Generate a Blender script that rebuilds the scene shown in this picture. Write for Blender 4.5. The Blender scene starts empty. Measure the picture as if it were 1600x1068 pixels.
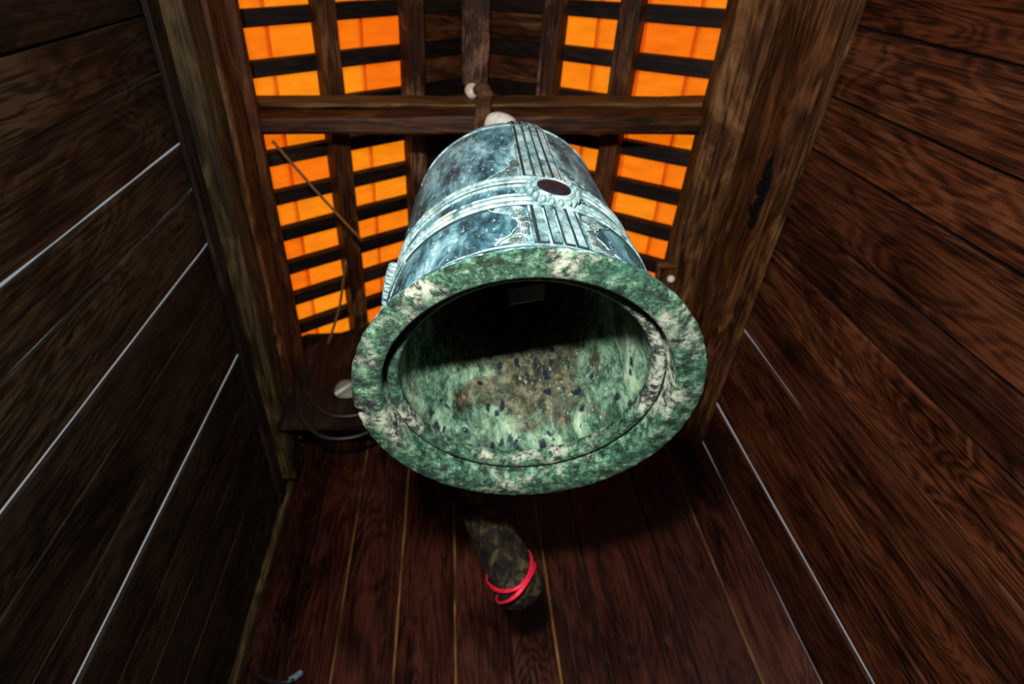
import bpy, bmesh, math, random
from mathutils import Vector, Matrix
from math import sin, cos, pi, radians, sqrt
random.seed(7)
S = bpy.context.scene
COL = S.collection
CZ = 1.2                       # camera height above the floor

# ---------------------------------------------------------------- camera
cd = bpy.data.cameras.new('camera'); cam = bpy.data.objects.new('camera', cd); COL.objects.link(cam)
cam.location = (0, 0, CZ); cam.rotation_euler = (radians(90 + 53.9), 0, 0)
cd.sensor_width = 36; cd.lens = 886.3 / 1600 * 36; cd.shift_x = 97 / 1600; cd.clip_start = .01
cd.dof.use_dof = True; cd.dof.focus_distance = 1.02; cd.dof.aperture_fstop = 3.2
S.camera = cam
# ---------------------------------------------------------------- world, sun, daylight
w = bpy.data.worlds.new('world'); S.world = w; w.use_nodes = True
bg = w.node_tree.nodes['Background']; bg.inputs[0].default_value = (.90, .95, 1, 1); bg.inputs[1].default_value = .30
def light(name, kind, loc, target, energy, color, **kw):
    l = bpy.data.lights.new(name, kind); l.energy = energy; l.color = color
    for k, v in kw.items(): setattr(l, k, v)
    o = bpy.data.objects.new(name, l); COL.objects.link(o); o.location = loc
    o.rotation_euler = (Vector(target) - Vector(loc)).to_track_quat('-Z', 'Y').to_euler(); return o
light('sun', 'SUN', (0, 0, 9), (.1, -.9, 5.2), 4.4, (1, .95, .86), angle=.01)
light('photographer_lamp', 'AREA', (-.13, -.36, CZ + .07), (.30, 1.0, CZ + 1.0), 70, (1, .97, .93), shape='RECTANGLE', size=.16, size_y=.07)
S.view_settings.view_transform = 'Standard'; S.view_settings.look = 'None'
S.view_settings.gamma = 1; S.view_settings.use_curve_mapping = False; S.view_settings.exposure = 0

# ---------------------------------------------------------------- helpers
def wm(o):
    m = o.matrix_basis.copy()
    return wm(o.parent) @ o.matrix_parent_inverse @ m if o.parent else m
def setpar(o, p, keep=True):
    o.parent = p
    if keep: o.matrix_parent_inverse = wm(p).inverted()
def tag(o, label=None, cat=None, group=None, kind=None):
    if label: o['label'] = label
    if cat: o['category'] = cat
    if group: o['group'] = group
    if kind: o['kind'] = kind
    return o
def empty(name, loc=(0, 0, 0), rot=None):
    o = bpy.data.objects.new(name, None); COL.objects.link(o); o.location = loc; o.empty_display_size = .1
    if rot is not None: o.matrix_basis = Matrix.Translation(loc) @ rot.to_4x4()
    return o
def mesh(name, V, F, mat, parent=None, smooth=False, keep=True, mats=None, fm=None):
    me = bpy.data.meshes.new(name); me.from_pydata([tuple(v) for v in V], [], F); me.update()
    for m in (mats or [mat]): me.materials.append(m)
    if fm: me.polygons.foreach_set('material_index', fm)
    if smooth: me.polygons.foreach_set('use_smooth', [True] * len(me.polygons))
    o = bpy.data.objects.new(name, me); COL.objects.link(o)
    if parent: setpar(o, parent, keep)
    return o
def inst(src, name, mtx, parent, keep=True):
    o = src.copy(); o.name = name; COL.objects.link(o); o.parent = None; o.matrix_parent_inverse = Matrix()
    o.matrix_basis = mtx
    if parent: setpar(o, parent, keep)
    return o
def frame(p0, p1, up):
    z = (Vector(p1) - Vector(p0)).normalized(); y = Vector(up); y = (y - z * y.dot(z)).normalized(); x = y.cross(z)
    return Matrix(((x.x, y.x, z.x, p0[0]), (x.y, y.y, z.y, p0[1]), (x.z, y.z, z.z, p0[2]), (0, 0, 0, 1)))
def bevel(o, wd, seg=2):
    b = o.modifiers.new('bevel', 'BEVEL'); b.width = wd; b.segments = seg; b.limit_method = 'ANGLE'; b.angle_limit = radians(50)
    return o
def barmesh(wx, wy, L, n=6, jit=.0, rnd=None, taper=(0, 0)):
    rnd = rnd or random
    V = []; F = []
    for i in range(n + 1):
        k = i / n
        a = [rnd.uniform(-jit, jit) for _ in range(4)]
        x0 = -wx / 2 + a[0] + taper[0] * (k - .5); x1 = wx / 2 + a[1] + taper[1] * (k - .5)
        V += [(x0, -wy / 2 + a[2] * .5, k * L), (x1, -wy / 2 + a[2] * .5, k * L), (x1, wy / 2 + a[3] * .5, k * L), (x0, wy / 2 + a[3] * .5, k * L)]
        if i:
            b = 4 * i - 4
            for j in range(4): F.append((b + j, b + (j + 1) % 4, b + 4 + (j + 1) % 4, b + 4 + j))
    F.append((3, 2, 1, 0)); b = 4 * n; F.append((b, b + 1, b + 2, b + 3))
    return V, F
def bar(name, p0, p1, wx, wy, up, mat, parent=None, n=6, jit=0, bev=.006, taper=(0, 0)):
    L = (Vector(p1) - Vector(p0)).length
    V, F = barmesh(wx, wy, L, n, jit, None, taper)
    o = mesh(name, V, F, mat); o.matrix_basis = frame(p0, p1, up)
    if parent: setpar(o, parent)
    if bev: bevel(o, bev)
    return o
def tube(pts, rad, n=8, cap=True):
    """tube vertices and faces along points; rad a number or a list"""
    pts = [Vector(p) for p in pts]; V = []; F = []; prev = None
    for i, p in enumerate(pts):
        t = (pts[min(i + 1, len(pts) - 1)] - pts[max(i - 1, 0)]).normalized()
        if prev is None:
            u = t.orthogonal().normalized()
        else:
            u = (prev - t * prev.dot(t)).normalized()
        prev = u; v = t.cross(u); r = rad[i] if isinstance(rad, (list, tuple)) else rad
        for k in range(n):
            a = 2 * pi * k / n; V.append(p + (u * cos(a) + v * sin(a)) * r)
        if i:
            b = n * (i - 1)
            for k in range(n): F.append((b + k, b + (k + 1) % n, b + n + (k + 1) % n, b + n + k))
    if cap:
        F.append(tuple(range(n - 1, -1, -1))); b = n * (len(pts) - 1); F.append(tuple(range(b, b + n)))
    return V, F
def spline(P, n=8):
    P = [Vector(p) for p in P]; out = []
    for i in range(len(P) - 1):
        p0 = P[max(i - 1, 0)]; p1 = P[i]; p2 = P[i + 1]; p3 = P[min(i + 2, len(P) - 1)]
        for k in range(n):
            t = k / n
            out.append(.5 * ((2 * p1) + (p2 - p0) * t + (2 * p0 - 5 * p1 + 4 * p2 - p3) * t * t + (-p0 + 3 * p1 - 3 * p2 + p3) * t ** 3))
    out.append(P[-1]); return out
def join(parts):
    V = []; F = []
    for v, f in parts:
        b = len(V); V += list(v); F += [tuple(i + b for i in q) for q in f]
    return V, F
def lathe(prof, n=48, close=False):
    V = []; F = []; m = len(prof)
    for (r, z) in prof:
        for k in range(n):
            a = 2 * pi * k / n; V.append((r * cos(a), r * sin(a), z))
    for i in range(m if close else m - 1):
        j = (i + 1) % m
        for k in range(n): F.append((i * n + k, i * n + (k + 1) % n, j * n + (k + 1) % n, j * n + k))
    return V, F
def sphere(c, r, nu=12, nv=8, sc=(1, 1, 1)):
    V = []; F = []
    for i in range(nv + 1):
        ph = pi * i / nv
        for k in range(nu):
            a = 2 * pi * k / nu
            V.append((c[0] + r * sc[0] * sin(ph) * cos(a), c[1] + r * sc[1] * sin(ph) * sin(a), c[2] + r * sc[2] * cos(ph)))
    for i in range(nv):
        for k in range(nu): F.append((i * nu + k, (i + 1) * nu + k, (i + 1) * nu + (k + 1) % nu, i * nu + (k + 1) % nu))
    return V, F

# ---------------------------------------------------------------- materials
class NT:
    def __init__(s, name):
        s.m = bpy.data.materials.new(name); s.m.use_nodes = True; s.t = s.m.node_tree; s.b = s.t.nodes['Principled BSDF']
    def n(s, typ, **kw):
        nd = s.t.nodes.new(typ)
        for k, v in kw.items():
            if hasattr(nd, k) and not k[0].isupper(): setattr(nd, k, v)
            else: nd.inputs[k.replace('_', ' ')].default_value = v
        return nd
    def l(s, a, b): s.t.links.new(a, b)
    def coord(s, scale=(1, 1, 1), rnd=True):
        tc = s.n('ShaderNodeTexCoord'); mp = s.n('ShaderNodeMapping'); mp.inputs['Scale'].default_value = scale
        if rnd:
            oi = s.n('ShaderNodeObjectInfo'); ml = s.n('ShaderNodeMath', operation='MULTIPLY'); ml.inputs[1].default_value = 37.0
            s.l(oi.outputs['Random'], ml.inputs[0])
            ad = s.n('ShaderNodeVectorMath', operation='ADD'); s.l(tc.outputs['Object'], ad.inputs[0]); s.l(ml.outputs[0], ad.inputs[1])
            s.l(ad.outputs[0], mp.inputs['Vector'])
        else: s.l(tc.outputs['Object'], mp.inputs['Vector'])
        return mp.outputs[0]
    def noise(s, co, scale, detail=6, rough=.6, dist=0):
        nd = s.n('ShaderNodeTexNoise'); nd.inputs['Scale'].default_value = scale; nd.inputs['Detail'].default_value = detail
        nd.inputs['Roughness'].default_value = rough; nd.inputs['Distortion'].default_value = dist
        s.l(co, nd.inputs['Vector']); return nd.outputs['Fac']
    def voro(s, co, scale, feature='F1', rand=1):
        nd = s.n('ShaderNodeTexVoronoi', feature=feature); nd.inputs['Scale'].default_value = scale; nd.inputs['Randomness'].default_value = rand
        s.l(co, nd.inputs['Vector']); return nd.outputs['Distance']
    def ramp(s, fac, stops):
        r = s.n('ShaderNodeValToRGB'); e = r.color_ramp.elements
        while len(e) < len(stops): e.new(.5)
        for q, (p, c) in zip(e, stops):
            q.position = p; q.color = (c, c, c, 1) if isinstance(c, (int, float)) else (*c, 1)
        s.l(fac, r.inputs[0]); return r.outputs[0]
    def mix(s, fac, a, b, blend='MIX'):
        m = s.n('ShaderNodeMix', data_type='RGBA', blend_type=blend)
        for sock, v in ((m.inputs[0], fac), (m.inputs[6], a), (m.inputs[7], b)):
            if isinstance(v, (int, float)): sock.default_value = v
            elif isinstance(v, tuple): sock.default_value = (*v, 1)
            else: s.l(v, sock)
        return m.outputs[2]
    def bump(s, h, strength=.4, dist=.004):
        b = s.n('ShaderNodeBump'); b.inputs['Strength'].default_value = strength; b.inputs['Distance'].default_value = dist
        s.l(h, b.inputs['Height']); s.l(b.outputs[0], s.b.inputs['Normal'])
    def out(s, col, rough=.5, spec=.5, metal=0):
        if isinstance(col, tuple): s.b.inputs['Base Color'].default_value = (*col, 1)
        else: s.l(col, s.b.inputs['Base Color'])
        if isinstance(rough, (int, float)): s.b.inputs['Roughness'].default_value = rough
        else: s.l(rough, s.b.inputs['Roughness'])
        s.b.inputs['Specular IOR Level'].default_value = spec; s.b.inputs['Metallic'].default_value = metal
        return s.m
def wood(name, dark, mid, light_, worn, wornamt=.5, rough=.5, fig=3.0, pt=.52):
    """grain runs along each object's own z axis"""
    t = NT(name)
    g = t.ramp(t.noise(t.coord((110, 110, 3.2)), 1.0, 8, .72, .4), [(.34, 0.0), (.66, 1.0)])                        # fibres
    fg = t.noise(t.coord((4.2, 4.2, .75)), 1.0, 3, .45, .9)                    # growth-ring figure: contour lines of a stretched noise
    ml = t.n('ShaderNodeMath', operation='MULTIPLY'); ml.inputs[1].default_value = fig * 120; t.l(fg, ml.inputs[0])
    sn = t.n('ShaderNodeMath', operation='SINE'); t.l(ml.outputs[0], sn.inputs[0])
    ma = t.n('ShaderNodeMath', operation='MULTIPLY_ADD'); ma.inputs[1].default_value = .5; ma.inputs[2].default_value = .5; t.l(sn.outputs[0], ma.inputs[0])
    b = t.noise(t.coord((6, 6, 1.5)), 1.0, 6, .62, .6)
    f1 = t.mix(.27, g, ma.outputs[0]); f2 = t.mix(.60, f1, b)
    c = t.ramp(f2, [(.36, dark), (.49, mid), (.63, light_)])
    patch = t.ramp(t.noise(t.coord((4.0, 4.0, 2.2)), 1.0, 8, .70, 1.2), [(pt, 0.0), (pt + .14, wornamt)])
    fl = t.mix(1.0, patch, t.ramp(f1, [(.38, .1), (.58, 1.0)]), 'MULTIPLY')
    c = t.mix(fl, c, worn)
    oi = t.n('ShaderNodeObjectInfo')
    v = t.ramp(oi.outputs['Random'], [(0, (.50, .46, .44)), (.35, (.95, .85, .78)), (.65, (1, .97, .94)), (1, (.80, .60, .48))])
    c = t.mix(1.0, c, v, 'MULTIPLY')
    c = t.mix(1.0, c, (.60, .60, .60), 'MULTIPLY')
    t.bump(f1, .35, .003)
    return t.out(c, t.ramp(b, [(.3, rough - .1), (.7, rough + .15)]), .22)
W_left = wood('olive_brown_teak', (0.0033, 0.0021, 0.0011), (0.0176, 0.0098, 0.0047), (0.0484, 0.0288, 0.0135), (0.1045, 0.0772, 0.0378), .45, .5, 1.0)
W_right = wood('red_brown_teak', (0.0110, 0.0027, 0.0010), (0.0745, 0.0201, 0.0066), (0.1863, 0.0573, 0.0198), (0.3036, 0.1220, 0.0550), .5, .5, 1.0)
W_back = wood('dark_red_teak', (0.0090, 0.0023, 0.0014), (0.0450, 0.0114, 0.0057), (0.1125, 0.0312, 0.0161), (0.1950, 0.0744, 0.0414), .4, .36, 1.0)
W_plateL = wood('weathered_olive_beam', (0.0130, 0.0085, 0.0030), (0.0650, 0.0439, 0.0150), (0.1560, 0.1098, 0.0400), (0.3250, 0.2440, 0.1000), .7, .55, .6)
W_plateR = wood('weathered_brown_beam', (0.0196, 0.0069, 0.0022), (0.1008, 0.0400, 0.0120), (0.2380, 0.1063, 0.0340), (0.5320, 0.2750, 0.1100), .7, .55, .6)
W_beam = wood('dark_roof_timber', (0.0158, 0.0049, 0.0015), (0.0770, 0.0232, 0.0060), (0.1925, 0.0638, 0.0160), (0.5600, 0.2755, 0.1000), .5, .5, .6)
W_peel = wood('peeling_limewashed_timber', (0.0140, 0.0055, 0.0027), (0.0630, 0.0220, 0.0099), (0.1400, 0.0550, 0.0270), (0.6720, 0.3740, 0.2340), .9, .6, .6, .49)
W_black = wood('black_rafter_wood', (.004, .0018, .0012), (.014, .006, .0035), (.034, .015, .008), (.13, .08, .05), .35, .6, .6)  # near-black brown wood, one dark tone throughout
W_pale = wood('painted_lit_wood', (0.0750, 0.0338, 0.0090), (0.2250, 0.1063, 0.0288), (0.4200, 0.2250, 0.0720), (0.6300, 0.3750, 0.1350), .6, .6, .6)  # pale tone standing in for light falling on the wood

def patina_outer(name):
    t = NT(name)
    co = t.coord((1, 1, .42), False); cf = t.coord((1, 1, 1), False)
    n1 = t.noise(co, 13, 12, .74, .5)
    c = t.ramp(n1, [(.37, (.005, .022, .034)), (.45, (.030, .105, .135)), (.53, (.15, .34, .38)), (.61, (.45, .70, .72)), (.70, (.80, .93, .93))])
    n2 = t.noise(t.coord((1, 1, .25), False), 6, 4, .55, 1.0)
    c = t.mix(t.ramp(n2, [(.56, 0.0), (.68, .6)]), c, (.06, .42, .34))
    c = t.mix(t.ramp(t.noise(t.coord((1, 1, .2), False), 5.2, 6, .6, .6), [(.56, 0.0), (.66, .85)]), c, (.008, .032, .055))
    sp = t.ramp(t.noise(t.coord((1, 1, .55), False), 95, 7, .7), [(.59, 0.0), (.65, .85)])
    c = t.mix(sp, c, (.74, .93, .95))
    dk = t.ramp(t.noise(cf, 52, 6, .68), [(.60, 0.0), (.67, .85)])
    c = t.mix(dk, c, (.006, .026, .040))
    t.bump(t.mix(.5, n1, t.noise(cf, 60, 6, .6)), .45, .004)
    c = t.mix(1.0, c, (.60, .60, .61), 'MULTIPLY')
    return t.out(c, .46, .35)
def patina_pale(name):
    t = NT(name)
    cf = t.coord((1, 1, .6), False)
    n1 = t.noise(cf, 30, 10, .74, .4)
    c = t.ramp(n1, [(.36, (.030, .070, .068)), (.45, (.16, .29, .31)), (.54, (.40, .60, .61)), (.64, (.72, .84, .83))])
    c = t.mix(t.ramp(t.noise(cf, 14, 6, .65), [(.54, 0.0), (.66, .55)]), c, (.40, .38, .22))
    c = t.mix(t.ramp(t.noise(cf, 20, 6, .65), [(.58, 0.0), (.67, .6)]), c, (.10, .27, .33))
    t.bump(n1, .4, .002)
    c = t.mix(1.0, c, (.58, .58, .58), 'MULTIPLY')
    return t.out(c, .5, .3)
def patina_lip(name):
    t = NT(name)
    cf = t.coord((1, 1, 1), False)
    n1 = t.noise(cf, 38, 14, .86, .2)
    c = t.ramp(n1, [(.42, (.002, .007, .005)), (.465, (.014, .050, .028)), (.51, (.050, .165, .088)), (.56, (.19, .40, .25)), (.625, (.70, .80, .60))])
    c = t.mix(t.ramp(t.noise(cf, 9, 5, .6), [(.55, 0.0), (.65, .55)]), c, (.015, .13, .085))
    wht = t.mix(1.0, t.ramp(t.noise(cf, 6.5, 6, .66), [(.50, 0.0), (.60, 1.0)]), t.ramp(t.noise(cf, 75, 9, .75), [(.44, 0.0), (.53, .95)]), 'MULTIPLY')
    c = t.mix(wht, c, (.78, .80, .64))
    blk = t.mix(1.0, t.ramp(t.noise(cf, 7.5, 5, .62, .5), [(.57, 0.0), (.64, 1.0)]), t.ramp(t.noise(cf, 85, 7, .75), [(.44, 0.0), (.51, .95)]), 'MULTIPLY')
    c = t.mix(blk, c, (.005, .011, .018))
    t.bump(t.mix(.5, n1, t.noise(cf, 130, 8, .8)), 1.0, .006)
    c = t.mix(1.0, c, (.52, .52, .52), 'MULTIPLY')
    return t.out(c, .55, .3)
def patina_inner(name):
    t = NT(name)
    cf = t.coord((1, 1, .6), False)
    n1 = t.noise(cf, 15, 12, .78, .4)
    green = t.ramp(n1, [(.39, (.008, .024, .018)), (.46, (.060, .140, .088)), (.53, (.20, .37, .24)), (.61, (.52, .68, .46))])
    brown = t.ramp(t.noise(cf, 36, 10, .78), [(.40, (.008, .006, .004)), (.50, (.070, .045, .022)), (.60, (.26, .24, .14))])
    sx = t.n('ShaderNodeSeparateXYZ'); t.l(cf, sx.inputs[0])
    mz = t.n('ShaderNodeMath', operation='MULTIPLY_ADD'); t.l(sx.outputs[2], mz.inputs[0]); mz.inputs[1].default_value = .75; t.l(t.noise(cf, 5.0, 6, .66, .8), mz.inputs[2])
    c = t.mix(t.ramp(mz.outputs[0], [(.58, 0.0), (.68, .85)]), green, brown)
    nd = t.n('ShaderNodeTexNoise'); nd.inputs['Scale'].default_value = 26; nd.inputs['Detail'].default_value = 4; t.l(cf, nd.inputs['Vector'])
    mm = t.n('ShaderNodeVectorMath', operation='MULTIPLY_ADD'); t.l(nd.outputs['Color'], mm.inputs[0]); mm.inputs[1].default_value = (.045, .045, .045); t.l(cf, mm.inputs[2])
    d = t.voro(mm.outputs[0], 30); msk = t.ramp(t.noise(cf, 5.0, 3, .5), [(.44, 0.0), (.50, 1.0)])
    c = t.mix(t.mix(1.0, t.ramp(d, [(.18, .95), (.30, 0.0)]), msk, 'MULTIPLY'), c, (.006, .012, .024))
    c = t.mix(t.ramp(t.noise(cf, 80, 6, .66), [(.60, 0.0), (.66, .85)]), c, (.40, .58, .50))
    c = t.mix(t.ramp(t.noise(cf, 60, 6, .7), [(.60, 0.0), (.66, .85)]), c, (.010, .020, .016))
    t.bump(n1, .6, .005)
    c = t.mix(1.0, c, (.52, .52, .52), 'MULTIPLY')
    return t.out(c, .5, .3)
B_out = patina_outer('blue_green_patina'); B_pale = patina_pale('pale_patina'); B_lip = patina_lip('green_lip_patina'); B_in = patina_inner('brown_green_inner_patina')

def tile_mat():
    t = NT('orange_tile'); nd = t.t.nodes
    oi = t.n('ShaderNodeObjectInfo')
    c = t.ramp(oi.outputs['Random'], [(0, (.97, .40, .05)), (.5, (1.0, .48, .06)), (1, (1.0, .54, .07))])
    n = t.noise(t.coord((3, 9, 3)), 3, 5, .6)
    c = t.mix(1.0, c, t.ramp(n, [(.3, (.9, .84, .75)), (.6, (1, 1, 1))]), 'MULTIPLY')
    tr = t.n('ShaderNodeBsdfTranslucent'); df = t.n('ShaderNodeBsdfDiffuse'); mx = t.n('ShaderNodeMixShader'); mx.inputs[0].default_value = .2
    t.l(c, tr.inputs[0]); t.l(c, df.inputs[0]); t.l(tr.outputs[0], mx.inputs[1]); t.l(df.outputs[0], mx.inputs[2])
    t.l(mx.outputs[0], nd['Material Output'].inputs[0]); return t.m
M_tile = tile_mat()
def flat(name, c, rough=.5, spec=.5, metal=0, var=.25, scale=30):
    t = NT(name); n = t.noise(t.coord((1, 1, 1), False), scale, 4, .6)
    col = t.ramp(n, [(.3, tuple(x * (1 - var) for x in c)), (.7, tuple(min(1, x * (1 + var)) for x in c))])
    t.bump(n, .15, .002); return t.out(col, rough, spec, metal)
M_disc = flat('dark_purple_boss', (.006, .004, .007), .4, .35, 0, .6, 60)
M_rope = flat('brown_rope', (.10, .042, .015), .8, .3, 0, .5, 120)
M_white = flat('white_cloth', (.80, .74, .68), .7, .3)
M_porc = flat('white_porcelain', (.82, .70, .60), .3, .5, 0, .1)
M_black = flat('black_cable_rubber', (.012, .010, .009), .45, .5)
M_ribbon = flat('red_ribbon', (.50, .007, .028), .55, .4, 0, .2, 60)
def log_mat():
    t = NT('mottled_log_bark'); n = t.noise(t.coord((1, 1, .7), False), 26, 8, .7, .5)
    c = t.ramp(n, [(.42, (.0012, .0009, .0006)), (.52, (.010, .007, .003)), (.64, (.060, .042, .016))]); t.bump(n, .8, .008); return t.out(c, .8, .2)
M_log = log_mat()
M_pale = flat('pale_grey_enamel', (.16, .16, .115), .5, .4, 0, .15)
M_tube = flat('white_glass_tube', (.55, .55, .48), .25, .5, 0, .05)
M_paper = flat('grey_paper', (.85, .79, .79), .8, .2, 0, .15, 80)
M_blue = flat('pale_blue_plastic', (.16, .23, .29), .4, .5, 0, .2)
M_rust = flat('rusty_wire', (.16, .065, .02), .6, .4, 0, .3)
M_groove = flat('painted_groove_shade', (.010, .022, .024), .8, .2, 0, .5, 50)  # shade of the bell's grooves put into a dark colour
M_line = flat('dark_engraved_line', (.035, .050, .046), .8, .2, 0, .5, 50)
M_hole = flat('hollow_shade', (.0022, .0018, .0014), .9, .1, 0, .7, 90)  # shade inside the hollow put into a near-black colour
M_ground = flat('dark_grass_ground', (.035, .045, .022), .9, .2, 0, .2, 2)

# ---------------------------------------------------------------- floor, ground
H = CZ + 2.2; XL = -.994; XR = 1.366; YF = -.85
gr = mesh('ground', [(-30, -30, -.06), (30, -30, -.06), (30, 30, -.06), (-30, 30, -.06)], [(0, 1, 2, 3)], M_ground)
tag(gr, kind='structure')
fl = empty('floor', (0, 1, 0)); tag(fl, kind='structure')
y = YF
while y < 2.8:
    bar('floor_plank', (XL - .05, y + .1, -.02), (XR + .05, y + .1, -.02), .196, .04, (0, 0, 1), W_back, fl, 4, .001, .003); y += .2

# ---------------------------------------------------------------- plank walls
def plank_wall(name, P, D, N, stops, gaps, mat, z0, z1, thick=.014, joint=.004, pale=()):
    """P start, D direction along the wall, N normal out of the room; stops = plank boundaries; gaps = {index: (open gap at bottom, at top)}"""
    root = empty(name, (P[0], P[1], 0)); tag(root, kind='structure'); Dv = Vector(D).normalized(); Nv = Vector(N)
    for i in range(len(stops) - 1):
        a, b = stops[i], stops[i + 1]
        ga = gaps.get(i, (joint, joint)); gb = gaps.get(i + 1, (joint, joint))
        n = 26; L = z1 - z0; V = []; F = []; c = (a + b) / 2; th = thick
        off = random.uniform(0, .006)
        for k in range(n + 1):
            q = k / n; e0 = ga[0] + (ga[1] - ga[0]) * q; e1 = gb[0] + (gb[1] - gb[0]) * q
            j0 = random.uniform(-.0014, .0014); j1 = random.uniform(-.0014, .0014)
            x0 = a - c + e0 / 2 + j0; x1 = b - c - e1 / 2 + j1
            for (x, yy) in ((x0, 0), (x1, 0), (x1, th), (x0, th)): V.append((x, yy, q * L))
            if k:
                bb = 4 * k - 4
                for j in range(4): F.append((bb + j, bb + (j + 1) % 4, bb + 4 + (j + 1) % 4, bb + 4 + j))
        F.append((3, 2, 1, 0)); F.append((4 * n, 4 * n + 1, 4 * n + 2, 4 * n + 3))
        o = mesh('plank', V, F, mat)
        X = Dv; Y = Nv; Z = Vector((0, 0, 1)); p = Vector(P) + Dv * c + Nv * off
        if X.cross(Y).z < 0:
            X = -X; me = o.data
            for v in me.vertices: v.co.x = -v.co.x; 
            me.flip_normals()
            for v in me.vertices: pass
            o.matrix_basis = Matrix(((X.x, Y.x, 0, p.x), (X.y, Y.y, 0, p.y), (0, 0, 1, z0), (0, 0, 0, 1)))
        else:
            o.matrix_basis = Matrix(((X.x, Y.x, 0, p.x), (X.y, Y.y, 0, p.y), (0, 0, 1, z0), (0, 0, 0, 1)))
        setpar(o, root); bevel(o, .003, 1)
        if i + 1 < len(stops) - 1 and (i + 1) not in gaps:
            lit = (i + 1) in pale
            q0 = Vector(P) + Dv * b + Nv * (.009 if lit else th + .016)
            bar('cover_strip', (q0.x, q0.y, z0), (q0.x, q0.y, z1), .012 if lit else .06, .008 if lit else .014, tuple(Nv), W_pale if lit else W_black, root, 1, 0, 0)  # pale strips paint the lit plank edges; dark ones back the joints
    return root
LS = [-.85, -.62, -.40, -.20, .015, .23, .405, .645, .818, 1.056, 1.238, 1.456, 1.626, 1.83, 2.03, 2.29, 2.55, 2.79]
def slit(yv, dist, bot, top, th=.014):
    """joint width at bottom and top that leaves the given clear width for someone standing in the middle of the room"""
    return (th * yv / dist + bot, th * yv / dist + top)
LG = {6: slit(.405, .994, -.010, .0002), 7: slit(.645, .994, .0008, -.0010), 8: slit(.818, .994, -.0006, -.0026), 9: slit(1.056, .994, -.0040, -.0002), 12: slit(1.626, .994, -.0020, -.0036)}
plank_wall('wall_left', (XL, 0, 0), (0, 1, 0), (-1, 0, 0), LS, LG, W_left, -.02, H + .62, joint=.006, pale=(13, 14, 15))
RS = [-.85, -.60, -.38, -.16, .05, .27, .49, .675, .906, 1.086, 1.316, 1.516, 1.75, 1.976, 2.246]
RG = {11: slit(1.516, 1.366, -.040, .004), 13: slit(1.976, 1.366, -.009, .003)}
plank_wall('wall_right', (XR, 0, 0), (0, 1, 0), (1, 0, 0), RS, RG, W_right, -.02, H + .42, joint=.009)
A = Vector((XL, 2.794, 0)); Bv = Vector((XR, 2.2286, 0)); D = (Bv - A).normalized()
BS = [0, .246, .479, .769, 1.045, 1.294, 1.484, 1.668, 2.006, 2.225, 2.427]
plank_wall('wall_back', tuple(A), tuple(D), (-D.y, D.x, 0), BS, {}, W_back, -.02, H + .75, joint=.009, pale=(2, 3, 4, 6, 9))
bar('corner_strip', (XL + .012, 2.765, 0), (XL + .012, 2.765, H + .74), .036, .05, (0, 1, 0), W_plateL, bpy.data.objects['wall_back'], 6, .003, .004)

# ---------------------------------------------------------------- wall plates (horizontal timbers on the side walls)
tl = empty('trim_1', (XL, 1, H)); tag(tl, kind='structure')
Z = (0, 0, 1)
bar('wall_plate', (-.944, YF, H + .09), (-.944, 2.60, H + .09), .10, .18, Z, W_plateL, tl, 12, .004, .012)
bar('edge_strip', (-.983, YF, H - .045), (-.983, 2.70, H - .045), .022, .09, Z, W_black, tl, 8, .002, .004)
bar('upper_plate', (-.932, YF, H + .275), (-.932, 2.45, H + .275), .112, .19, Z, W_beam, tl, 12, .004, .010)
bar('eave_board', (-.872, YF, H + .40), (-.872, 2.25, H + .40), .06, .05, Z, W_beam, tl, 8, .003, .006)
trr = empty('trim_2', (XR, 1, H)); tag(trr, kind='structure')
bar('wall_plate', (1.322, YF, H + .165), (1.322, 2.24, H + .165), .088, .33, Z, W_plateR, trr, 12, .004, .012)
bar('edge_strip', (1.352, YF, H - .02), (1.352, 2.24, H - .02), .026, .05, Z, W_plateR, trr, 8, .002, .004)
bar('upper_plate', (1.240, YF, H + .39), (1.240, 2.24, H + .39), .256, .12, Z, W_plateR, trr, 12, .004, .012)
# rotted hollow along the lower edge of the right plate, as near-black lumps
rnd = random.Random(5); hp = []
for k in range(16):
    q = k / 15; hp.append(sphere((1.276 + rnd.uniform(-.006, .004), .76 + .24 * q, H + .03 + rnd.uniform(-.02, .025)), rnd.uniform(.015, .026), 7, 5, (.6, 1.3, .9)))
tag(mesh('hollow', *join(hp), M_hole, trr, True), 'dark rotted hollow in the beam')

# ---------------------------------------------------------------- roof
K = 1.25; KH = 2.2 * K; XC = .055 * KH; RUN = .41 * KH; SL = .70
def roofz(x, off=0): return CZ + KH + (RUN - abs(x - XC)) * SL + off
ce = empty('ceiling', (XC, 1, roofz(XC))); tag(ce, kind='structure')
Y0, Y1 = -.82, 2.34
for s, xs in ((-1, (-.217 * KH, -.073 * KH)), (1, (.315 * KH, .195 * KH))):
    for x in xs:
        nrm = Vector((s * SL, 0, 1)).normalized()
        zc = roofz(x) + .05
        bar('purlin', (x, Y0, zc), (x, Y1, zc), .10, .10, tuple(nrm), W_peel if x in (xs[1],) else W_beam, ce, 10, .003, .006)
bar('ridge_beam', (XC - .01, Y0, roofz(XC) - .02), (XC - .01, .72, roofz(XC) - .02), .15, .16, Z, W_peel, ce, 8, .006, .010)
bar('ridge_beam', (XC - .01, .78, roofz(XC) + .03), (XC - .01, Y1, roofz(XC) + .03), .11, .12, Z, W_black, ce, 8, .004, .010)
P = .168 * K
rv = []
y = .430 * K - 7 * P
raf = {}; til = None
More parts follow.
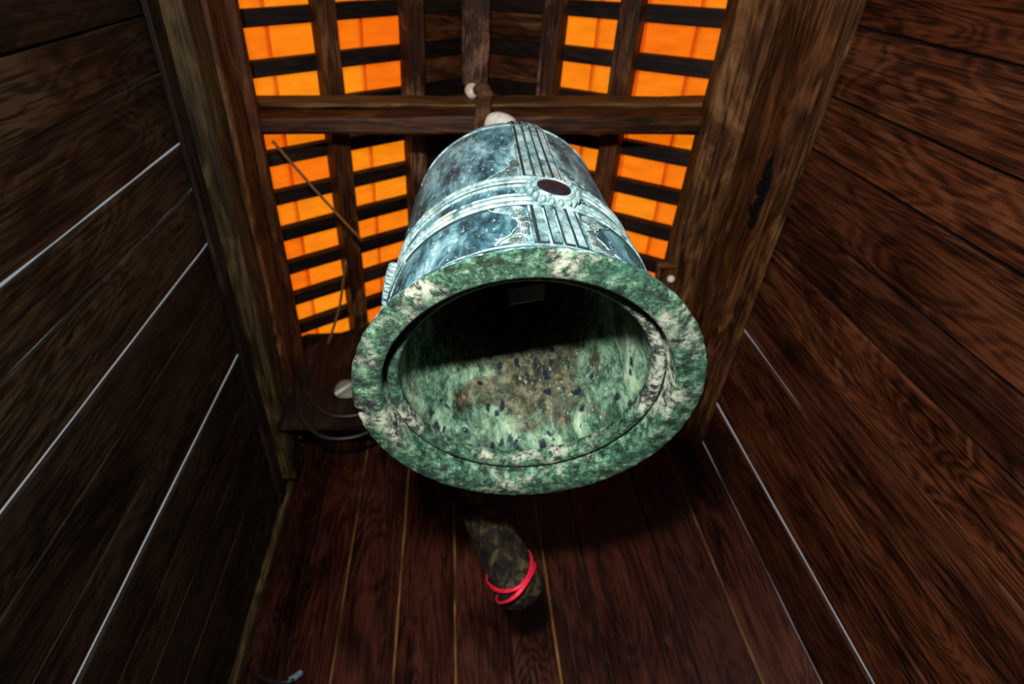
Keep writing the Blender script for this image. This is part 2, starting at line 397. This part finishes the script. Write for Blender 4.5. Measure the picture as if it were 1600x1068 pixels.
while y < Y1 - .03:
    for s in (-1, 1):
        xe = XC + s * (RUN + .12); xt = XC + s * .02
        a = (xe, y, roofz(xe, .135)); b = (xt, y, roofz(xt, .135))
        if s not in raf:
            raf[s] = bar('rafter', a, b, .075, .055, (s * SL, 0, 1), W_black, None, 6, .003, 0)
            setpar(raf[s], ce)
        else: inst(raf[s], 'rafter', frame(a, b, (s * SL, 0, 1)), ce)
    y += P
# tiles: one row per rafter bay, six tiles up each slope
tw = .262; tp = .247
Vt = []; Ft = []
for i in range(2):
    for (x, zt) in ((-tw / 2, 0), (tw / 2, 0), (tw / 2, .010), (-tw / 2, .010)):
        Vt.append((x, (-.5 + i) * (P * 1.06), zt + (i * .012)))
Ft = [(0, 3, 2, 1), (4, 5, 6, 7), (0, 1, 5, 4), (1, 2, 6, 5), (2, 3, 7, 6), (3, 0, 4, 7)]
tm = None
y = .430 * K - 6.5 * P
row = 0
while y < Y1:
    for s in (-1, 1):
        d = Vector((-s, 0, SL)).normalized(); nrm = Vector((s * SL, 0, 1)).normalized()
        for k in range(6):
            L = .02 + tp * k
            base = Vector((XC + s * (RUN + .10), y, roofz(XC + s * (RUN + .10), .185))) + d * (L + tp / 2) + nrm * (.006 * (k % 2))
            X = d if s < 0 else -d; Yv = Vector((0, 1, 0)); Zv = nrm
            jit = random.uniform(-.012, .012)
            M = Matrix(((X.x, 0, Zv.x, base.x), (X.y, 1, Zv.y, base.y), (X.z, 0, Zv.z, base.z), (0, 0, 0, 1))) @ Matrix.Rotation(jit, 4, 'Z')
            if tm is None:
                tm = mesh('roof_tile', Vt, Ft, M_tile); tm.matrix_basis = M; setpar(tm, ce)
            else: inst(tm, 'roof_tile', M, ce)
    y += P; row += 1
# closed boards between upper purlin and ridge, one per bay
y = .430 * K - 6.5 * P; bd = {}
while y < Y1:
    for s in (-1, 1):
        x0 = XC + s * .345; x1 = XC + s * .01
        a = (x0, y, roofz(x0, .150)); b = (x1, y, roofz(x1, .150))
        if s not in bd:
            bd[s] = bar('soffit_board', a, b, P * .80, .018, (s * SL, 0, 1), W_beam, None, 3, .004, 0); setpar(bd[s], ce)
        else: inst(bd[s], 'soffit_board', frame(a, b, (s * SL, 0, 1)), ce)
    y += P
# ridge cap over the outside
for s in (-1, 1):
    xa = XC + s * .16
    bar('ridge_cap', (xa, Y0, roofz(xa, .25)), (xa, Y1 + .05, roofz(xa, .25)), .36, .02, (s * SL, 0, 1), W_black, ce, 2, 0, 0)
# gable boards closing the far end of the roof
gx = -.93; i = 0
while gx < 1.2:
    top = roofz(gx + .09, .17)
    bar('gable_board', (gx + .09, 2.235, CZ + 2.46), (gx + .09, 2.235, top), .176, .024, (0, 1, 0), W_black, ce, 3, .002, .003); gx += .18
bar('gable_ceiling_board', (XL - .1, 2.62, CZ + 2.97), (1.45, 2.50, CZ + 2.97), 1.0, .03, Z, W_black, ce, 2, 0, 0)

# arched board across the far end
M = []
Vb = []; n = 16
for k in range(n + 1):
    q = k / n; x = -.90 + 1.05 * q; zt = CZ + 3.06 - .247 * ((x + .43) / .438) ** 2
    for yy in (2.09, 2.115): Vb += [(x, yy, CZ + 2.12), (x, yy, zt)]
Fb = []
for k in range(n):
    b = 4 * k
    Fb += [(b, b + 4, b + 5, b + 1), (b + 2, b + 3, b + 7, b + 6), (b + 1, b + 5, b + 7, b + 3), (b, b + 2, b + 6, b + 4)]
Fb += [(0, 1, 3, 2), (4 * n, 4 * n + 2, 4 * n + 3, 4 * n + 1)]
tag(mesh('arched_board', Vb, Fb, W_black), 'dark brown board with a curved top edge at the far end of the roof', 'board')

# ---------------------------------------------------------------- crossbeam
xb = empty('crossbeam', (.1, .712, CZ + 2.6))
bar('beam', (-1.02, .712, CZ + 2.76), (1.36, .712, CZ + 2.76), .085, .31, Z, W_beam, xb, 14, .005, .014)
bar('lit_front_board', (-1.0, .662, CZ + 2.835), (1.34, .662, CZ + 2.835), .018, .16, Z, W_pale, xb, 14, .004, .008)  # tile glow on the beam's front put into this board's pale colour
tag(xb, 'horizontal dark timber crossbeam that the bell hangs from', 'beam')

# ---------------------------------------------------------------- the bell
C = Vector((.142, .715, CZ + .8)); ax = Vector((.019, -.105, 1)).normalized()
ux = (Vector((1, 0, 0)) - ax * ax.x).normalized(); vy = ax.cross(ux)
rot = Matrix((ux, vy, ax)).transposed()
bell = empty('temple_bell', C, rot)
tag(bell, 'large green-patinated bronze bell hanging mouth down from the crossbeam', 'bell')
LB = .95; TS = .60
def rad(t):
    if t < TS: return .2915 - .040 * (t - .05) / (TS - .05)
    return .2515 * sqrt(max(0, 1 - ((t - TS) / (LB - TS)) ** 2.15))
prof = [(.3262, .002), (.3275, .007), (.3265, .013), (.321, .016), (.321, .024), (.312, .029), (.306, .038), (.298, .043), (.2945, .05)]
for k in range(1, 15): t = .05 + (TS - .05) * k / 14; prof.append((rad(t), t))
for k in range(1, 13): t = TS + (LB - TS) * sin(k / 12 * pi / 2); prof.append((max(rad(t), .004), t))
nout = len(prof)
inner = []
for k in range(0, 13): t = TS + (LB - .04 - TS) * sin((12 - k) / 12 * pi / 2); inner.append((max((rad(t) - .035) if k else .003, .003), t - .02))
for k in range(1, 12): t = TS - .02 + (.085 - TS + .02) * k / 11; inner.append((rad(t) - .040 - .004 * (k / 11), t))
inner += [(.2505, .070), (.2440, .064), (.2420, .052), (.2440, .038), (.2500, .033), (.2590, .032), (.2640, .036), (.2655, .062), (.2715, .062), (.2718, .020), (.2745, .003), (.281, -.001)]
nin = len(inner)
lip = [(.296, -.0012), (.310, -.0008), (.322, -.0003)]
allp = prof + inner + lip
NS = 320
V, F = lathe(allp, NS, True)
fm = []
for i in range(len(allp)):
    if i < nout: m = 0
    elif i < nout + nin - 12: m = 2
    else: m = 1
    if i < 4: m = 1 if i < 1 else 0
    fm += [m] * NS
rn = random.Random(3)
for i, v in enumerate(V):      # worn lip: small nicks all round, one chipped notch
    p = i // NS; a = 2 * pi * (i % NS) / NS
    x, y_, z_ = v; r = sqrt(x * x + y_ * y_)
    if p < 3 or p >= nout + nin:
        w_ = .0011 * sin(a * 41 + 1) * sin(a * 17) + rn.uniform(-.0007, .0007)
        da = abs((a - radians(171.5) + pi) % (2 * pi) - pi)
        if da < radians(1.1) and r > .316: w_ -= .009; z_ += .006
        r2 = r + w_; V[i] = (x / r * r2, y_ / r * r2, z_)
body = mesh('body', V, F, None, bell, True, False, [B_out, B_lip, B_in], fm)
def surf(azd, t, off=0):
    a = radians(azd); r = (rad(t) if t > .05 else .2945) + off
    return Vector((r * cos(a), r * sin(a), t))
def ring(name, t, rr, off=0, mat=None):
    R = rad(t) + off; pr = [(R + rr * cos(2 * pi * k / 10), t + rr * sin(2 * pi * k / 10)) for k in range(10)]
    V, F = lathe(pr, 160, True); return mesh(name, V, [tuple(reversed(f)) for f in F], mat or B_pale, bell, True, False)
for t, rr in ((.232, .0068), (.252, .0068), (.272, .0045), (.318, .0045), (.334, .0068), (.354, .0068)): ring('moulding', t, rr)
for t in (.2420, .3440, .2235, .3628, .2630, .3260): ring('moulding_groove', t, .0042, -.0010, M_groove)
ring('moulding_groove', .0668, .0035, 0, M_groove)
ring('base_moulding', .060, .0055)
ring('base_moulding', .073, .0035)
ring('shoulder_moulding', .70, .004)
def strip(name, a0, a1, t0, t1, th, mat, n=10):
    V = []; F = []
    for k in range(n + 1):
        t = t0 + (t1 - t0) * k / n
        pr = [(a0, -.004), (a0 + (a1 - a0) * .05, th), (a0 + (a1 - a0) * .95, th), (a1, -.004)]
        for a, o in pr: V.append(surf(a, t, o))
        if k:
            b = 4 * k - 4
            for j in range(3): F.append((b + j, b + j + 1, b + 5 + j, b + 4 + j))
    F += [(0, 1, 2, 3), (4 * n + 3, 4 * n + 2, 4 * n + 1, 4 * n)]
    fm = [0 if i % 3 == 1 else 1 for i in range(3 * n)] + [1, 1]      # groove sides painted dark, as if in shade
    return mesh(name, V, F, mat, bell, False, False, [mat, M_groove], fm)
def ornament(a_in, sgn, t0, t1, vals, seed):
    """raised corner plate with scalloped edge and small curls; vals = width in degrees along t"""
    rn = random.Random(seed); n = 28; V = []; F = []
    ws = []
    for k in range(n + 1):
        q = k / n; f = q * (len(vals) - 1); i = min(int(f), len(vals) - 2); wd = vals[i] + (vals[i + 1] - vals[i]) * (f - i)
        wd += .9 * abs(sin(q * pi * 5.0)) - .4; wd = max(wd, .6); ws.append(wd); t = t0 + (t1 - t0) * q
        m = 5
        for j in range(m + 1):
            e = j / m; off = .0028 if 0 < j < m else -.003
            V.append(surf(a_in + sgn * wd * e, t, off))
        if k:
            b = (m + 1) * (k - 1)
            for j in range(m):
                qd = (b + j, b + j + 1, b + m + 2 + j, b + m + 1 + j); F.append(qd if sgn > 0 else qd[::-1])
    parts = [(V, F)]
    edge = [surf(a_in + sgn * ws[k], t0 + (t1 - t0) * k / n, .002) for k in range(n + 1)]
    parts.append(tube(edge, .0016, 5))
    curls = []
    for c in range(22):
        q = rn.uniform(.03, .97); wd = ws[int(q * n)]
        if wd < 2.2: continue
        a = a_in + sgn * wd * rn.uniform(.25, .8); t = t0 + (t1 - t0) * q; pts = []
        r0 = rn.uniform(.006, .011); ph = rn.uniform(0, 6)
        for k in range(15):
            e = k / 14; rr = r0 * (1 - .8 * e); an = ph + e * 8.5 * (1 if c % 2 else -1)
            pts.append(surf(a + math.degrees(rr * cos(an) / .28), min(max(t + rr * sin(an), t0 + .002), t1 - .002), .0031))
        curls.append(tube(pts, .0008, 5))
    V, F = join(parts); o = mesh('scroll_ornament', V, F, B_pale, bell, True, False)
    V, F = join(curls); c_ = mesh('scroll_line', V, F, M_line, None, True); c_.parent = o
    return o
bead = None
AZ0 = -80.0
for q in range(4):
    az = AZ0 + 90 * q
    hw = 9.6
    for (t0, t1) in ((.080, .224), (.362, .86)):
        e = [az - hw, az - hw * .55, az - hw * .12, az + hw * .32, az + hw * .75]
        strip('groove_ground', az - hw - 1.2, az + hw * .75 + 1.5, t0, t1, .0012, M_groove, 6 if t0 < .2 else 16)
        for j in range(4):
            strip('rib', e[j] + .50, e[j + 1] - .50, t0, t1, .0055, B_pale, 6 if t0 < .2 else 16)
        strip('edge_rib', az - hw - 1.3, az - hw - .35, t0, t1, .003, B_pale, 6 if t0 < .2 else 16)
        strip('edge_rib', az + hw * .75 + .35, az + hw * .75 + 1.6, t0, t1, .003, B_pale, 6 if t0 < .2 else 16)
    for sgn, ai in ((-1, az - hw - 1.4), (1, az + hw * .75 + 1.7)):
        ornament(ai, sgn, .082, .222, (13, 6.5, 3.4, 7, 15), 10 + q * 4 + sgn)
        ornament(ai, sgn, .364, .452, (15, 5.5, 1.2), 40 + q * 4 + sgn)
        # vine on the band between the mouldings
        ln = spline([surf(az + sgn * (9 + 1.6 * k), .295 + .009 * (-1) ** k, .002) for k in range(6)], 5)
        mesh('vine_ornament', *tube(ln, .0017, 5), B_pale, bell, True, False)
    # boss
    med = empty('boss'); med.parent = bell
    ctr = surf(az, .278, .002); nz = Vector((cos(radians(az)), sin(radians(az)), .04)).normalized()
    yv = (Vector((0, 0, 1)) - nz * nz.z).normalized(); xv = yv.cross(nz)
    med.matrix_basis = Matrix(((xv.x, yv.x, nz.x, ctr.x), (xv.y, yv.y, nz.y, ctr.y), (xv.z, yv.z, nz.z, ctr.z), (0, 0, 0, 1)))
    pr = [(.046, -.012), (.046, .006), (.0435, .014), (.040, .017), (.0375, .019), (.0355, .0165), (.0335, .0165)]
    mesh('boss_rim', *lathe(pr, 40), B_pale, med, True, False)
    mesh('bead_shade_ring', *lathe([(.0490, -.014), (.0490, -.004), (.0480, -.001), (.0455, .000)], 40), M_groove, med, True, False)  # dark ring standing in for the shade between the beads
    pr = [(.0345, .012), (.0335, .0172), (.025, .0195), (.012, .0208), (.0005, .021)]
    tag(mesh('boss_disc', *lathe(pr, 40), M_disc, med, True, False), 'dark purple-brown polished disc')
    for k in range(18):
        a = 2 * pi * k / 18
        M = Matrix.Translation((.0485 * cos(a), .0485 * sin(a), .006)) @ Matrix.Rotation(a, 4, 'Z')
        if bead is None:
            bead = mesh('bead', *sphere((0, 0, 0), .0068, 8, 6, (1.05, .95, 1.7)), B_pale, None, True); bead.matrix_basis = M
            bead.parent = med; bead.matrix_parent_inverse = Matrix()
        else: inst(bead, 'bead', M, med, False)
# crown loop on top of the bell
loop = [Vector((.055 * cos(a), 0, .945 + .085 * sin(a))) for a in [pi * k / 14 for k in range(15)]]
mesh('crown_loop', *tube(loop, .016, 10), B_pale, bell, True, False)

# paper slip stuck inside the bell
def inner_pt(azd, t, off): 
    a = radians(azd); r = rad(t) - .043 - off; return C + rot @ Vector((r * cos(a), r * sin(a), t))
def ray(u, v):
    a = (u - 703) / 886.3; s = (534 - v) / 886.3; el = radians(53.9)
    return Vector((a, cos(el) - sin(el) * s, sin(el) + cos(el) * s))
def hit_inner(u, v):
    # point where the view line meets the bell's inner wall (vertical sheet inside the bell)
    d = ray(u, v); o = Vector((0, 0, CZ)); t = .8
    best = None
    while t < 2.4:
        p = rot.transposed() @ (o + d * t - C)
        if .06 < p.z < LB - .05 and best is None: best = 'in'
        if best and sqrt(p.x ** 2 + p.y ** 2) > rad(min(p.z, LB - .02)) - .046 or p.z > LB - .09:
            return o + d * (t - .004)
        t += .002
    return o + d * 2
pts = [hit_inner(*p) for p in ((794, 452), (852, 443), (850, 467), (796, 476))]
nn = (pts[1] - pts[0]).cross(pts[3] - pts[0]).normalized() * .0012
o = mesh('paper_slip', [p - nn for p in pts] + [p + nn for p in pts], [(0, 1, 2, 3), (7, 6, 5, 4), (0, 4, 5, 1), (1, 5, 6, 2), (2, 6, 7, 3), (3, 7, 4, 0)], M_paper)
tag(o, 'small pale grey rectangular slip stuck inside the bell', 'paper')

# ---------------------------------------------------------------- suspension: rope, white cloth, insulator
top = C + ax * .99
rp = empty('suspension_rope', (top.x, top.y, top.z))
Ps = [(.150, .70, CZ + 2.60), (.150, .69, CZ + 2.45), (.158, .655, CZ + 2.15), tuple(top + Vector((0, 0, .02)))]
mesh('strap', *tube(spline(Ps, 6), [.030 - .0006 * k for k in range(19)], 10), M_rope, rp, True)
lp = []
for dx, rr in ((-.014, .017), (.024, .016), (.006, .015)):
    q = []
    for k in range(28):
        a = 2 * pi * k / 28; cx = .062 + .012 * (dx > 0); cz = .185
        p = Vector((.152 + dx + .02 * sin(a), .712 + cx * max(-1, min(1, 1.5 * cos(a))), CZ + 2.76 + cz * max(-1, min(1, 1.4 * sin(a)))))
        q.append(p)
    q.append(q[0]); lp.append(tube(q, rr, 8, False))
mesh('beam_lashing', *join(lp), M_rope, rp, True)
kn = join([sphere((.150, .615, CZ + 2.86), .040, 12, 8, (1.1, .8, .9)), sphere((.162, .622, CZ + 2.79), .034, 12, 8, (1.2, .8, .7))])
mesh('knot', *kn, M_rope, rp, True)
tag(rp, 'brown rope lashed and knotted around the crossbeam above the bell', 'rope')
rn = random.Random(11)
V, F = sphere((0, 0, 0), 1, 18, 12)
V = [(x * (.052 + .010 * sin(5 * z + x * 3)), y_ * .05, z * (.085 if z < 0 else .07) - abs(x) * .03) for x, y_, z in V]
o = mesh('white_cloth', V, F, M_white, None, True); o.matrix_basis = Matrix.Translation((.186, .622, CZ + 2.285)) @ Matrix.Rotation(radians(-40), 4, 'Y')
tag(o, 'white cloth bundled around the rope on top of the bell', 'cloth')
pr = [(.001, .050), (.018, .048), (.030, .036), (.034, .020), (.028, .006), (.020, 0), (.026, -.012), (.026, -.030), (.001, -.034)]
V, F = lathe(pr, 20); o = mesh('porcelain_insulator', V, [tuple(reversed(f)) for f in F], M_porc, None, True)
o.matrix_basis = Matrix.Translation((.105, .630, CZ + 2.895))
tag(o, 'small round white knob on the crossbeam beside the rope', 'insulator')

# ---------------------------------------------------------------- striker log and ribbons
lb = Vector((.222, 1.58, CZ + .885)); lt = Vector((-.035, 1.60, CZ + 1.60)); la = (lt - lb).normalized()
lg = empty('striker_log', lb); 
n = 24; rings = [(0, .006), (.004, .040), (.018, .062), (.05, .072), (.13, .073), (.25, .070), (.45, .069), (.7, .067), (.757, .060)]
Mx = frame(lb, lt, (0, -1, 0)); V = []; rn = random.Random(2)
ph = [rn.uniform(0, 6) for _ in range(4)]
for (t, r) in rings:
    for k in range(n):
        a = 2 * pi * k / n; rr = r * (1 + .04 * sin(3 * a + ph[0]) + .03 * sin(5 * a + ph[1] + t * 9))
        V.append(Mx @ Vector((rr * cos(a), rr * sin(a), t)))
F = []
for i in range(len(rings) - 1):
    for k in range(n): F.append((i * n + k, i * n + (k + 1) % n, (i + 1) * n + (k + 1) % n, (i + 1) * n + k))
F += [tuple(range(n - 1, -1, -1)), tuple(range((len(rings) - 1) * n, len(rings) * n))]
mesh('log', V, F, M_log, lg, True)
for dz in (.60, .70):
    p = Mx @ Vector((0, .05, dz)); 
    mesh('hanging_rope', *tube(spline([Mx @ Vector((.07, 0, dz)), Mx @ Vector((.05, .06, dz)), Vector((p.x, 1.62, CZ + 2.0)), Vector((p.x, 1.64, CZ + 3.1))], 6), .010, 8), M_rope, lg, True)
tag(lg, 'dark wooden striker log hanging slanted behind the bell', 'log')
def ribbon(tilt, c, r, wd, seedv, squeeze, lab):
    rn = random.Random(seedv); pts = []
    N_ = 40; V = []; F = []
    for k in range(N_):
        a = 2 * pi * k / N_; w0 = .0035 * sin(3 * a + seedv)
        ctr = Vector((r * cos(a), r * sin(a) * squeeze, c + tilt[0] * cos(a) + tilt[1] * sin(a) + w0))
        nrm = Vector((cos(a), sin(a), 0))
        h = wd * (.75 + .3 * sin(2 * a + seedv * 2))
        for (o_, z) in ((-.0015, -h), (.004, -h * .6), (.004, h * .6), (-.0015, h)): V.append(Mx @ (ctr + nrm * o_ + Vector((0, 0, z))))
    for k in range(N_):
        b = 4 * k; e = 4 * ((k + 1) % N_)
        for j in range(4): F.append((b + j, b + (j + 1) % 4, e + (j + 1) % 4, e + j))
    o = mesh('red_ribbon', V, F, M_ribbon, None, True); tag(o, lab, 'ribbon', 'red ribbons tied round the striker log'); return o
ribbon((-.040, -.095), .118, .0770, .0130, 1, 1, 'upper of the two red ribbons tied round the striker log')
ribbon((-.045, -.055), .070, .0755, .0120, 2, 1, 'lower red ribbon looped round the tip of the striker log')

# ---------------------------------------------------------------- lamp, cables, wires, bracket, handle
wl = empty('wall_lamp', (-.575, 2.06, CZ + 2.39))
Mx = frame((-.578, 2.085, CZ + 2.395), (-.578, 1.93, CZ + 2.30), (0, 0, 1))
V, F = lathe([(.001, .024), (.045, .024), (.060, .018), (.066, .006), (.064, -.01), (.001, -.01)], 28); mesh('lamp_base', [Mx @ Vector(v) for v in V], F, M_pale, wl, True)
V, F = tube([Mx @ Vector((.028, .03, .03)), Mx @ Vector((-.05, -.035, .05))], .012, 10); mesh('lamp_tube', V, F, M_tube, wl, True)
tag(wl, 'round pale lamp with a short white tube left of the bell', 'lamp')
for (zz, lab, r_) in ((0, 'upper black cable looping below the round lamp', .009), (-.16, 'lower black cable loop hanging below the round lamp', .009)):
    Pp = [(-.86, 2.055, CZ + 2.62 + zz), (-.80, 2.055, CZ + 2.38 + zz), (-.70, 2.055, CZ + 2.22 + zz), (-.58, 2.055, CZ + 2.16 + zz), (-.42, 2.055, CZ + 2.20 + zz), (-.28, 2.055, CZ + 2.36 + zz), (-.2, 2.12, CZ + 2.60 + zz)]
    o = mesh('electric_cable', *tube(spline(Pp, 6), r_, 8), M_black, None, True); tag(o, lab, 'cable', 'cables by the lamp')
o = mesh('rusty_wire', *tube(spline([(-.80, .775, CZ + 2.60), (-.63, 1.02, CZ + 2.605), (-.44, 1.26, CZ + 2.59)], 6), .007, 8), M_rust, None, True)
tag(o, 'thin rusty rod slanting under the left roof tiles near the crossbeam', 'rod')
o = mesh('rusty_wire', *tube(spline([(-.535, 1.38, CZ + 2.60), (-.60, 1.66, CZ + 2.60), (-.69, 1.90, CZ + 2.58)], 6), .007, 8), M_rust, None, True)
tag(o, 'short orange rod hanging in front of the lowest left tiles', 'rod')
br = empty('peg_bracket', (1.09, 1.38, CZ + 2.5))
bar('peg', (1.14, 1.36, CZ + 2.52), (1.035, 1.36, CZ + 2.52), .03, .022, Z, W_plateR, br, 2, .001, .003)
bar('upright', (1.045, 1.365, CZ + 2.52), (1.045, 1.45, CZ + 2.49), .022, .022, Z, W_plateR, br, 2, .001, .003)
mesh('peg_end', *sphere((1.115, 1.43, CZ + 2.50), .02, 12, 8), M_porc, br, True)
tag(br, 'small wooden peg bracket on the right beam beside the bell', 'bracket')
hd = empty('curved_handle', (-.80, 2.66, CZ + 1.16))
def onback(u, v, off):
    d = ray(u, v); nB = Vector((-D.y, D.x, 0)); t = (A.dot(nB) - off) / d.dot(nB); return Vector((0, 0, CZ)) + d * t
hpn = spline([onback(391, 1046, .02), onback(402, 1055, .05), onback(425, 1064, .07), onback(448, 1065, .07), onback(459, 1060, .06)], 6)
mesh('grip', *tube(hpn, .011, 8), M_black, hd, True)
mesh('tip', *tube(spline([onback(452, 1063, .065), onback(460, 1058, .055), onback(470, 1050, .03)], 4), .014, 8), M_blue, hd, True)
tag(hd, 'black curved handle with a pale blue tip low on the back wall', 'handle')
